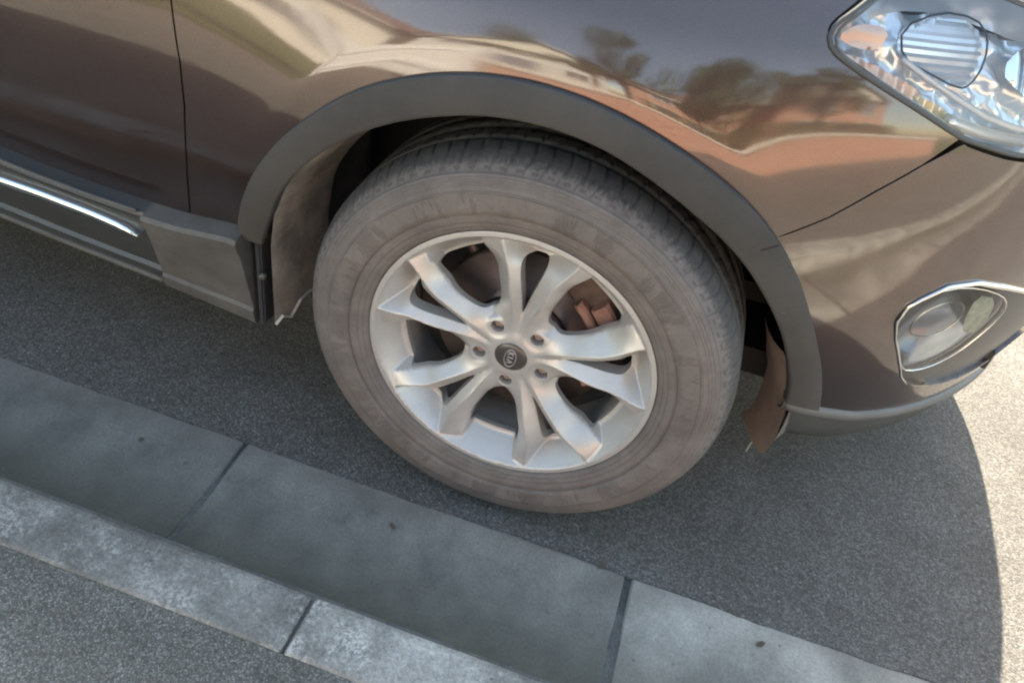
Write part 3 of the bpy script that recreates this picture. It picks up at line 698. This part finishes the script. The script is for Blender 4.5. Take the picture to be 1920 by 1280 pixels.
# fog lamp: dark recess bowl, lens, bright frame
fg = tag(empty('fog_lamp', S(.66, .45)[0], car))
R0 = resample(fogr, .01, True)
cen = np.array([.74, .44])
def inset(R, k): return cen + (R - cen) * k
fl = chaikin([(.556, .520), (.566, .548), (.618, .572), (.680, .566), (.752, .540), (.790, .512), (.800, .478), (.782, .430), (.762, .396), (.724, .368), (.670, .366), (.640, .388), (.60, .44), (.570, .48)], 1)
fc0 = np.array([.76, .44])
Q, F, L = cdt_panel(fl, [], .012, .008); P, n = SN(Q[:, 0], Q[:, 1], -.006)
a, b, c = P[F[0][0]], P[F[0][1]], P[F[0][2]]
Fs = [list(f) for f in F]
if np.dot(np.cross(b - a, c - a), n[F[0][0]]) < 0: Fs = [f[::-1] for f in Fs]
obj('lens', P, Fs, CLEAR, fg, True, n)
fr_ = np.array(fogr); Q, F, L = cdt_panel(fc0 + (fr_ - fc0) * 1.01, [fl], .014, .008)
dpt = np.zeros(len(Q)) - .009
P, n = SN(Q[:, 0], Q[:, 1], dpt); obj('recess', P, [list(f) for f in F], GLOSSBLK, fg, True)
flr = resample(fl, .008, True)
MB().tube(S(flr[:, 0], flr[:, 1], -.006), .0013, 8, True).build('frame', SATIN, fg, True)
fc = flr.mean(0)
Q, F, L = cdt_panel(fl, [], .009, .008); rr_ = np.hypot((Q[:, 0] - .66) * 1.0, Q[:, 1] - .48)
P = S(Q[:, 0], Q[:, 1], -.012 - .030 * (1 - np.clip(rr_ / .11, 0, 1) ** 2)); obj('reflector', P, [list(f) for f in F], mat('smoked_reflector', (.36, .39, .45), .14, .85), fg, True)
ri_ = [(.655 + .050 * math.cos(t), .490 + .040 * math.sin(t)) for t in np.linspace(0, 2 * PI, 40)[:-1]]
MB().tube(S(np.array(ri_)[:, 0], np.array(ri_)[:, 1], -.016), .0016, 6, True).build('bulb_ring', SATIN, fg, True)
tile_ = chaikin([(.690, .548), (.752, .530), (.778, .470), (.765, .440), (.715, .468)], 1)
Q, F, L = cdt_panel(tile_, [], .012, .008); obj('side_reflector', S(Q[:, 0], Q[:, 1], -.0095), [list(f) for f in F], mat('pale_green_lens', (.55, .62, .55), .12, .3, coat=1, bump=.5, bscale=60, var=.4, vscale=50), fg, True)
top_edge = resample([(.690, .336), (.655, .364), (.618, .409), (.573, .469), (.549, .512), (.551, .545), (.567, .560), (.600, .582), (.654, .585), (.728, .567), (.804, .544), (.90, .525), (1.0, .505)], .01)
MB().tube(S(top_edge[:, 0], top_edge[:, 1], .002), lambda t: .0014 + .0028 * max(0, math.sin(PI * min(1, max(0, (t - .25) / .75)))), 8).build('chrome_trim', SATIN, fg, True)

# headlight
hl = tag(empty('headlight', S(.5, .85)[0], car))
HR = resample(headr, .01, True)
Q, F, L = cdt_panel(headr, [], .016, .01); P, n = SN(Q[:, 0], Q[:, 1], .002)
Fs = [list(f) for f in F]; a, b, c = P[F[0][0]], P[F[0][1]], P[F[0][2]]
if np.dot(np.cross(b - a, c - a), n[F[0][0]]) < 0: Fs = [f[::-1] for f in Fs]
obj('lens', P, Fs, CLEAR, hl, True, n)
hc = np.array([.58, .865])
def hins(k): return hc + (HR - hc) * k
MB().tube(S(*hins(1.0).T, .0005), .0032, 8, True).build('seal', GASKET, hl, True)
MB().tube(S(*hins(.972).T, .0010), .0018, 8, True).build('lens_rim', SILL, hl, True)
rows = [S(*hins(.985).T, -.002), S(*hins(.95).T, -.02), S(*hins(.90).T, -.05)]
V, F = loft(rows, True); obj('housing_wall', V, F, SILVERP, hl, True)
hb = fc = hins(.925)
Q, F, L = cdt_panel(hb, [], .012, .01)
fac = .011 * np.sin((Q[:, 0] * 1.1 + Q[:, 1]) * 84) * np.sin((Q[:, 1] - Q[:, 0] * .4) * 70 + 1) + .003 * np.sign(np.sin(Q[:, 0] * 130 + Q[:, 1] * 60))
obj('housing', S(Q[:, 0], Q[:, 1], -.055 + fac), [list(f) for f in F], SILVERP, hl, True)
def hpanel(name, poly, off, m, ridge=0, ax_=0, freq=300, step=.006):
    Q, F, L = cdt_panel(chaikin(poly, 1), [], step, step); dz = off + ridge * np.sin(Q[:, ax_] * freq)
    return obj(name, S(Q[:, 0], Q[:, 1], dz), [list(f) for f in F], m, hl, name != 'low_beam_module')
# main module: clear rounded-rectangle with dark outline
modp = [(.400, .918), (.455, .938), (.515, .936), (.532, .920), (.530, .890), (.512, .862), (.495, .858), (.450, .872), (.405, .886)]
hpanel('low_beam_module', modp, -.030, SILVERP, .0012, 1, 700, .005)
mr = resample(chaikin(modp, 1), .006, True)
MB().tube([tuple(p) for p in S(mr[:, 0], mr[:, 1], -.022)], .0013, 6, True).build('module_rim', DARKM, hl, True)
hpanel('turn_signal_reflector', [(.335, .886), (.40, .868), (.44, .852), (.455, .842), (.425, .838), (.36, .862), (.32, .876)], -.028, AMBER, .002, 0, 220)
hpanel('side_marker', [(.43, .848), (.475, .836), (.51, .818), (.49, .816), (.45, .830)], -.024, mat('warm_marker', (.9, .66, .35), .2, .3, coat=1), .002, 0, 260)
hpanel('upper_reflector', [(.315, .900), (.345, .918), (.385, .915), (.38, .892), (.345, .890)], -.026, AMBER, .003, 1, 160)
hpanel('high_beam_module', [(.60, .915), (.68, .912), (.74, .89), (.74, .86), (.68, .845), (.60, .855), (.57, .885)], -.03, CHROME, .003, 0, 140)
drl = resample([(.40, .884), (.44, .866), (.49, .846), (.54, .828), (.60, .815), (.68, .808), (.78, .812)], .01)
MB().tube(S(drl[:, 0], drl[:, 1], -.014), .0038, 8).build('light_strip', WHITEP, hl, True)
bz = resample([(.48, .822), (.54, .808), (.60, .800), (.70, .795)], .01)
MB().tube(S(bz[:, 0], bz[:, 1], -.012), .008, 8).build('lower_bezel', SILVERP, hl, True)

# ------------------------------------------------------------------ the wheel
wheel = empty('wheel', (0, 0, HZ), car)
def lathe(prof, n=180, disp=None):
    V = []; F = []; m_ = len(prof)
    for i in range(n):
        a = 2 * PI * i / n
        for j, (r, y) in enumerate(prof):
            rr = r + (disp(a, r, y) if disp else 0)
            V.append((rr * math.cos(a), y, HZ + rr * math.sin(a)))
    for i in range(n):
        for j in range(m_ - 1):
            F.append([i * m_ + j, i * m_ + j + 1, ((i + 1) % n) * m_ + j + 1, ((i + 1) % n) * m_ + j])
    return V, F
tp = [(.2300, .010), (.2310, .002), (.236, -.0035), (.244, -.0070), (.254, -.0095), (.2600, -.0112), (.2612, -.0100), (.2624, -.0138), (.272, -.0140), (.282, -.0148), (.294, -.0150), (.2975, -.0148), (.2995, -.0136), (.308, -.0125), (.316, -.0100), (.3215, -.0070),
      (.3225, -.0045), (.3265, -.0020), (.3305, .0030), (.3345, .0090), (.3375, .0150), (.3400, .0210), (.3420, .0280), (.3435, .0360), (.3440, .0450), (.3442, .0500), (.3365, .0515), (.3365, .0560), (.3444, .0575), (.3447, .068), (.3449, .080), (.345, .0880),
      (.337, .0895), (.337, .0975), (.345, .0990), (.345, .115), (.345, .130), (.337, .1315), (.337, .1395), (.345, .141), (.3445, .155), (.344, .170), (.336, .1715), (.336, .176), (.3435, .1775), (.342, .196), (.336, .212), (.322, .226), (.29, .236), (.245, .226), (.23, .215)]
NB = 88
def tdisp(a, r, y):
    d = 0
    ph = (a * NB / (2 * PI) + (.25 * math.sin(y * 60))) % 1
    if .004 < y < .048 and r > .328 and ph < .12: d -= .0022
    if .004 < y < .020 and r > .330 and .50 < ph < .60: d -= .0018
    if .058 < y < .170 and r > .34 and ((a * NB / (2 * PI) + y * 18) % 1) < .14: d -= .0022
    return d
V, F = lathe(tp, 88 * 11, tdisp)
V = [(x, y, max(z, .0006)) for x, y, z in V]
tyre = obj('tyre', V, F, TYRE, wheel, True)
# alloy face
def crest_y(r): return .0015 + .018 * (1 - sst(.045, .150, r)) + .0015 * (1 - sst(.12, .2, r))
def face_depth(X, Z):
    r = np.hypot(X, Z); a = np.degrees(np.arctan2(Z, X))
    da = (a - 15.5 + 36) % 72 - 36            # relative to the slot centre
    s = np.abs(da); ca = np.where(da > 0, 8.5 + 1.6 * sst(.05, .14, r) + 3.0 * sst(.15, .22, r), 9.5 + 3.6 * sst(.05, .14, r) + 3.6 * sst(.15, .22, r))
    dist = r * np.sin(np.radians(s - ca))
    kw = .15 + 1.05 * sst(.05, .115, r) - .80 * sst(.155, .214, r); ks = .25 + .65 * sst(.05, .10, r) + .8 * sst(.17, .20, r)
    se = 19.9 + 3.2 * sst(.15, .222, r); ex = np.clip(r * np.sin(np.radians(s - se)), 0, 1) * 2.2 * sst(.10, .16, r)
    dd = np.sqrt(dist ** 2 + .0007 ** 2) - .0007
    D = crest_y(r) + np.where(dist > 0, kw, ks) * dd + ex
    D = np.minimum(D, .046 + 0 * r)
    Db = np.clip((.2215 - r) * 1.55, 0, .2) + .0015
    k = .007
    h = np.clip(.5 + .5 * (Db - D) / k, 0, 1); D = Db * (1 - h) + D * h - k * h * (1 - h) * .6
    hub = .0195 + 0 * r; w = 1 - sst(.030, .052, r); D = D * (1 - w) + hub * w
    # seats round the lug holes
    for q in range(5):
        b = math.radians(-20.5 + 72 * q); lx, lz = .055 * math.cos(b), .055 * math.sin(b); e = np.hypot(X - lx, Z - lz)
        w = 1 - sst(.0125, .021, e); D = D * (1 - w * .85) + .0235 * w * .85
    lipz = sst(.2205, .2225, r); D = D * (1 - lipz) + (-.001) * lipz
    return D
def pw(r, a): return (r * math.cos(math.radians(a)), r * math.sin(math.radians(a)))
holes = []
for q in range(5):
    w0 = 51.5 + 72 * q; s0 = 15.5 + 72 * q
    win = [(.084, 0), (.085, 6.5), (.091, 11), (.103, 14.0), (.120, 15.4), (.145, 15.7), (.168, 15.2), (.182, 14.3), (.1885, 13.6), (.189, 10), (.188, 5), (.188, 0)]
    P_ = [pw(r, w0 + a) for r, a in win] + [pw(r, w0 - a) for r, a in win[-2:0:-1]]
    holes.append(chaikin(P_, 2))
    sl = [(.084, 0), (.090, 1.6), (.115, 3.1), (.14, 4.7), (.165, 5.9), (.178, 6.1), (.185, 5.2), (.186, 2), (.186, 0)]
    P_ = [pw(r, s0 + a) for r, a in sl] + [pw(r, s0 - a) for r, a in sl[-2:0:-1]]
    holes.append(chaikin(P_, 1))
    c = pw(.055, -20.5 + 72 * q); holes.append([(c[0] + .0115 * math.cos(t), c[1] + .0115 * math.sin(t)) for t in np.linspace(0, 2 * PI, 28)[:-1]])
outer = [(.2297 * math.cos(t), .2297 * math.sin(t)) for t in np.linspace(0, 2 * PI, 361)[:-1]]
Q, F, L = cdt_panel(outer, holes, .0030, .0026)
def fpt(X, Z): return np.stack([X, face_depth(X, Z), Z + HZ], -1)
e = .0006
P = fpt(Q[:, 0], Q[:, 1])
nx = (face_depth(Q[:, 0] + e, Q[:, 1]) - face_depth(Q[:, 0] - e, Q[:, 1])) / (2 * e); nz = (face_depth(Q[:, 0], Q[:, 1] + e) - face_depth(Q[:, 0], Q[:, 1] - e)) / (2 * e)
n = np.stack([nx, -np.ones_like(nx), nz], -1); n /= np.linalg.norm(n, axis=1, keepdims=True)
V = list(P); Nn = list(n); Fs = []
a, b, c = P[F[0][0]], P[F[0][1]], P[F[0][2]]
fl_ = np.dot(np.cross(b - a, c - a), n[F[0][0]]) < 0
Fs = [list(f)[::-1] if fl_ else list(f) for f in F]
for li, l in enumerate(L):
    kind = 'rim' if li == 0 else ('win', 'slot', 'lug')[(li - 1) % 3]
    o = len(V); k = len(l); Pl = P[l]; C = Pl.mean(0)
    t = np.roll(Pl, -1, 0) - np.roll(Pl, 1, 0); sd = np.stack([t[:, 2], 0 * t[:, 0], -t[:, 0]], -1); sd /= np.linalg.norm(sd, axis=1, keepdims=True) + 1e-9
    inw = C - Pl; inw[:, 1] = 0
    if kind == 'rim': sgn = 1 if (sd * (Pl - C)).sum() > 0 else -1
    else: sgn = 1 if (sd * inw).sum() > 0 else -1
    sd = sd * sgn
    dep = {'rim': .012, 'win': .009, 'slot': .022, 'lug': .032}[kind]; tap = {'rim': 0, 'win': .0022, 'slot': .0015, 'lug': 0}[kind]
    m1 = Pl + np.array([0, .0018, 0]) + sd * (.0009 if kind != 'rim' else .001)
    m2 = Pl + np.array([0, dep, 0]) + sd * tap
    if kind == 'lug': m2[:, 1] = .058
    nb = n[l] * .5 + sd * .6; nb /= np.linalg.norm(nb, axis=1, keepdims=True)
    V += list(m1); Nn += list(sd); V += list(m2); Nn += list(sd)
    for i in range(k):
        j2 = (i + 1) % k; Fs.append([l[i], l[j2], o + j2, o + i]); Fs.append([o + i, o + j2, o + k + j2, o + k + i])
obj('rim', V, Fs, ALLOY, wheel, True, np.array(Nn))
V, F = lathe([(.2290, .010), (.216, .014), (.205, .030), (.1935, .046), (.1905, .060), (.190, .090), (.196, .13), (.205, .19), (.222, .205), (.228, .215)], 120)
obj('rim_barrel', V, F, BARREL, wheel, True)
# lug nuts and hub back
for q in range(5):
    c = pw(.055, -20.5 + 72 * q); b = MB()
    ring = lambda r, y, nn_, ph=0: [(c[0] + r * math.cos(2 * PI * k / nn_ + ph), y, HZ + c[1] + r * math.sin(2 * PI * k / nn_ + ph)) for k in range(nn_)]
    rows = [ring(.0095, .058, 6), ring(.0095, .038, 6), ring(.0078, .0345, 6), ring(.004, .0335, 6)]
    V, F = loft(rows, True); F.append([18 + k for k in range(6)]); obj('lug_nut', V, F, NUT, wheel, False)
V, F = lathe([(.0, .058), (.068, .058), (.074, .066), (.074, .10)], 60); obj('hub', V, F, RUST, wheel, True)
# centre cap with raised oval and letters
V, F = lathe([(.0, .0150), (.012, .0152), (.021, .0162), (.0255, .0180), (.0272, .0200), (.0275, .0240)], 64)
cap = obj('centre_cap', V, F, CAPM, wheel, True)
EM = mat('emblem_silver', (.42, .40, .40), .35, .6)
th = math.radians(86)      # direction the word runs, in the wheel plane
du = np.array([math.cos(th), math.sin(th)]); dv = np.array([-math.sin(th), math.cos(th)])
def w2(a, b, y=.0140): p = du * a + dv * b; return (p[0], y, HZ + p[1])
b = MB(); b.tube([w2(.0172 * math.cos(t), .0092 * math.sin(t), .0150) for t in np.linspace(0, 2 * PI, 49)[:-1]], .0009, 6, True)
def stroke(p0, p1): b.tube([w2(*p0, .0150), w2(*p1, .0150)], .00105, 6)
H_ = .0048
stroke((.0115, H_), (.0115, -H_)); stroke((.0115, 0), (.0060, H_)); stroke((.0115, 0), (.0060, -H_))   # K
stroke((.0018, H_), (.0018, -H_))                                                                  # I
stroke((-.0030, H_), (-.0066, -H_)); stroke((-.0066, -H_), (-.0102, H_))                                 # A
b.build('emblem', EM, cap, True)
# brake disc, caliper, knuckle
V, F = lathe([(.06, .125), (.150, .125), (.165, .122), (.188, .118)], 60); obj('splash_shield', V, F, mat('splash_shield_steel', (.05, .043, .041), .8, .2, var=.3, vscale=14), wheel, True)
V, F = lathe([(.070, .100), (.078, .072), (.084, .070), (.086, .088), (.150, .088), (.150, .112), (.08, .112)], 90)
obj('brake_disc', V, F, DISC, wheel, True)
calp = empty('brake_caliper', (.13, .10, .38), car)
def arcblock(r0, r1, a0, a1, y0, y1, bev=.004, nseg=10):
    b = MB(); rows = []
    for k in range(nseg + 1):
        a = math.radians(a0 + (a1 - a0) * k / nseg); s_ = bev if 0 < k < nseg else bev * 2
        sec = [(r0 + s_, y0), (r1 - s_, y0), (r1, y0 + s_), (r1, y1), (r0, y1), (r0, y0 + s_)]
        rows.append([(r * math.cos(a), y, HZ + r * math.sin(a)) for r, y in sec])
    V, F = loft(rows, True); F.append(list(range(6))); F.append([nseg * 6 + k for k in range(6)][::-1]); return V, F
for (r0, r1, a0, a1, y0, y1, m_, nm) in ((.115, .172, -22, 62, .080, .135, mat('dirty_caliper', (.10, .070, .060), .8, .1, var=.4, vscale=30), 'housing'), (.118, .134, 30, 52, .062, .09, RUST, 'bracket'), (.138, .170, 33, 44, .060, .09, RUST, 'bracket'), (.136, .168, 14, 24, .062, .09, RUST, 'bracket'),
                                         (.120, .136, -24, -6, .064, .09, RUST, 'bracket'), (.140, .168, -10, 4, .060, .09, RUST, 'bracket')):
    V, F = arcblock(r0, r1, a0, a1, y0, y1); obj(nm, V, F, m_, calp, False)
for zz_ in (.075, .0): MB().tube([(.147, .056, HZ + zz_), (.147, .10, HZ + zz_)], .012, 12).build('guide_pin', RUST, calp, True)
kn = empty('suspension_link', (-.10, .16, .46), car)
MB().tube([(-.135, .14, HZ + .125), (-.105, .13, HZ + .095), (-.055, .12, HZ + .060)], .011, 10).build('rod', NUT, kn, True)
MB().tube([(-.138, .145, HZ + .135), (-.138, .105, HZ + .135)], .015, 12).tube([(-.138, .105, HZ + .135), (-.138, .095, HZ + .135)], .008, 8).build('ball_joint', DARKM, kn, True)
MB().tube([(-.11, .20, .20), (-.06, .22, .8)], .03, 14).build('strut', DARKM, kn, True)
# other three wheels
for (x, y, rz) in ((-2.70, 0, 0), (-2.70, 2 * YC, PI), (0, 2 * YC, PI)):
    w = wheel.copy(); COL.objects.link(w); w.parent = car; w.location = (x, y - YC, HZ); w.rotation_euler = (0, 0, rz)
    for ch in list(wheel.children):
        c_ = ch.copy(); COL.objects.link(c_); c_.parent = w
# small things on the road
tw = MB().tube([(.492, .428, .012), (.482, .395, .008), (.468, .352, .004)], .0016, 5).build('straw_stalk', mat('dry_straw', (.55, .48, .36), .8), None); tag(tw, 'short pale dry stalk lying on the asphalt behind the tyre, under the bumper', 'straw')
def leaf(x, y, z, s, rot, lab, m):
    pts = [(0, 0), (.35, .22), (.7, .18), (1, 0), (.7, -.2), (.35, -.24)]; V = []
    for a, b_ in pts: V.append((x + s * (a * math.cos(rot) - b_ * math.sin(rot)), y + s * (a * math.sin(rot) + b_ * math.cos(rot)), z + .002 + .003 * a * (1 if b_ else 0)))
    o = obj('dead_leaf', V, [[0, 1, 5], [1, 2, 4, 5], [2, 3, 4]], m, None, False)
    md = o.modifiers.new('thick', 'SOLIDIFY'); md.thickness = .0008
    tag(o, lab, 'leaf')
LEAF = mat('dead_leaf_brown', (.09, .065, .045), .8)
leaf(.235, -.050, .001, .020, .9, 'small curled brown leaf beside the wide joint at the road edge of the gutter', LEAF)

def grit(name, boxes, m, seed):
    R = np.random.RandomState(seed); V = []; F = []
    T = [(1, 0, 0), (-1, 0, 0), (0, 1, 0), (0, -1, 0), (0, 0, 1), (0, 0, -1)]; TF = [(0, 2, 4), (2, 1, 4), (1, 3, 4), (3, 0, 4), (2, 0, 5), (1, 2, 5), (3, 1, 5), (0, 3, 5)]
    for (x0, x1, y0, y1, z, n, s0, s1) in boxes:
        for _ in range(n):
            x = R.uniform(x0, x1); y = R.uniform(y0, y1); s_ = R.uniform(s0, s1) * R.uniform(.5, 1); o = len(V)
            for t in T: V.append((x + s_ * t[0] * R.uniform(.6, 1.2), y + s_ * t[1] * R.uniform(.6, 1.2), z + s_ * .5 + s_ * t[2] * R.uniform(.4, .8)))
            F += [[o + i for i in f] for f in TF]
    tag(obj(name, V, F, m, None, False), 'fine loose grit scattered on the asphalt and in the concrete channel', 'grit', kind='stuff')
def tree(x, y, h, lab, seed=9):
    e = empty('tree', (x, y, .05)); tag(e, lab, 'tree'); R = np.random.RandomState(seed)
    b = MB(); b.tube([(x, y, .05), (x + .05, y, h * .25), (x - .03, y + .05, h * .5), (x, y, h * .8)], lambda t: .13 * (1 - t) + .03, 10)
    for k in range(9):
        a = k * 2.4; z = h * (.38 + .045 * k); L_ = h * .26
        b.tube([(x, y, z), (x + L_ * .5 * math.cos(a), y + L_ * .5 * math.sin(a), z + .25), (x + L_ * math.cos(a), y + L_ * math.sin(a), z + .7)], lambda t: .05 * (1 - t) + .01, 6)
    b.build('trunk', mat('bark', (.10, .075, .055), .9, var=.3), e, True)
    cl = [(R.normal(0, h * .15), R.normal(0, h * .15), h * R.uniform(.42, 1.0), R.uniform(.35, .75)) for _ in range(26)]; V = []; F = []
    for _ in range(9000):
        c_ = cl[R.randint(len(cl))]; d = R.normal(0, 1, 3); d /= np.linalg.norm(d); p = np.array([x + c_[0], y + c_[1], c_[2]]) + d * c_[3] * R.uniform(.5, 1)
        a = R.normal(0, 1, 3); a /= np.linalg.norm(a); q = np.cross(a, d); q /= np.linalg.norm(q) + 1e-6; o = len(V); s_ = .07
        V += [p - a * s_, p + q * s_ * .5, p + a * s_, p - q * s_ * .5]; F.append([o, o + 1, o + 2, o + 3])
    obj('crown', V, F, mat('tree_leaves', (.06, .10, .035), .6, var=.5, vscale=3), e, False)
tree(-.4, -8.2, 5.2, 'middle-sized leafy green tree on the lawn, left of the other two trees')
tree(3.6, -7.2, 4.0, 'short bushy green tree on the lawn between the two other trees', 21)
tree(8.6, -8.6, 6.0, 'tallest leafy green tree on the lawn, right of the other two trees', 33)
leaf(-.62, -.118, -.002, .012, 1.1, 'tiny dark leaf fragment in the channel of the left gutter slab', LEAF)
leaf(-.118, -.112, -.001, .016, 2.6, 'dark leaf fragment on the middle gutter slab below the tyre', LEAF)
leaf(.515, -.090, -.001, .020, .7, 'dark leaf fragment on the pale right gutter slab', LEAF)
grit('grit', [(-1.2, 1.3, -.055, .02, .001, 420, .0008, .0028), (-1.2, 1.3, -.31, -.27, -.001, 260, .0008, .0025), (-1.2, 1.6, .0, .7, .0, 260, .001, .003), (-.7, 1.3, -.60, -.42, KH - .004, 260, .0008, .0022), (-1.2, 1.3, -.28, -.05, -.003, 60, .0008, .002)], mat('grit_stone', (.26, .24, .21), .9, var=.4, vscale=300), 5)
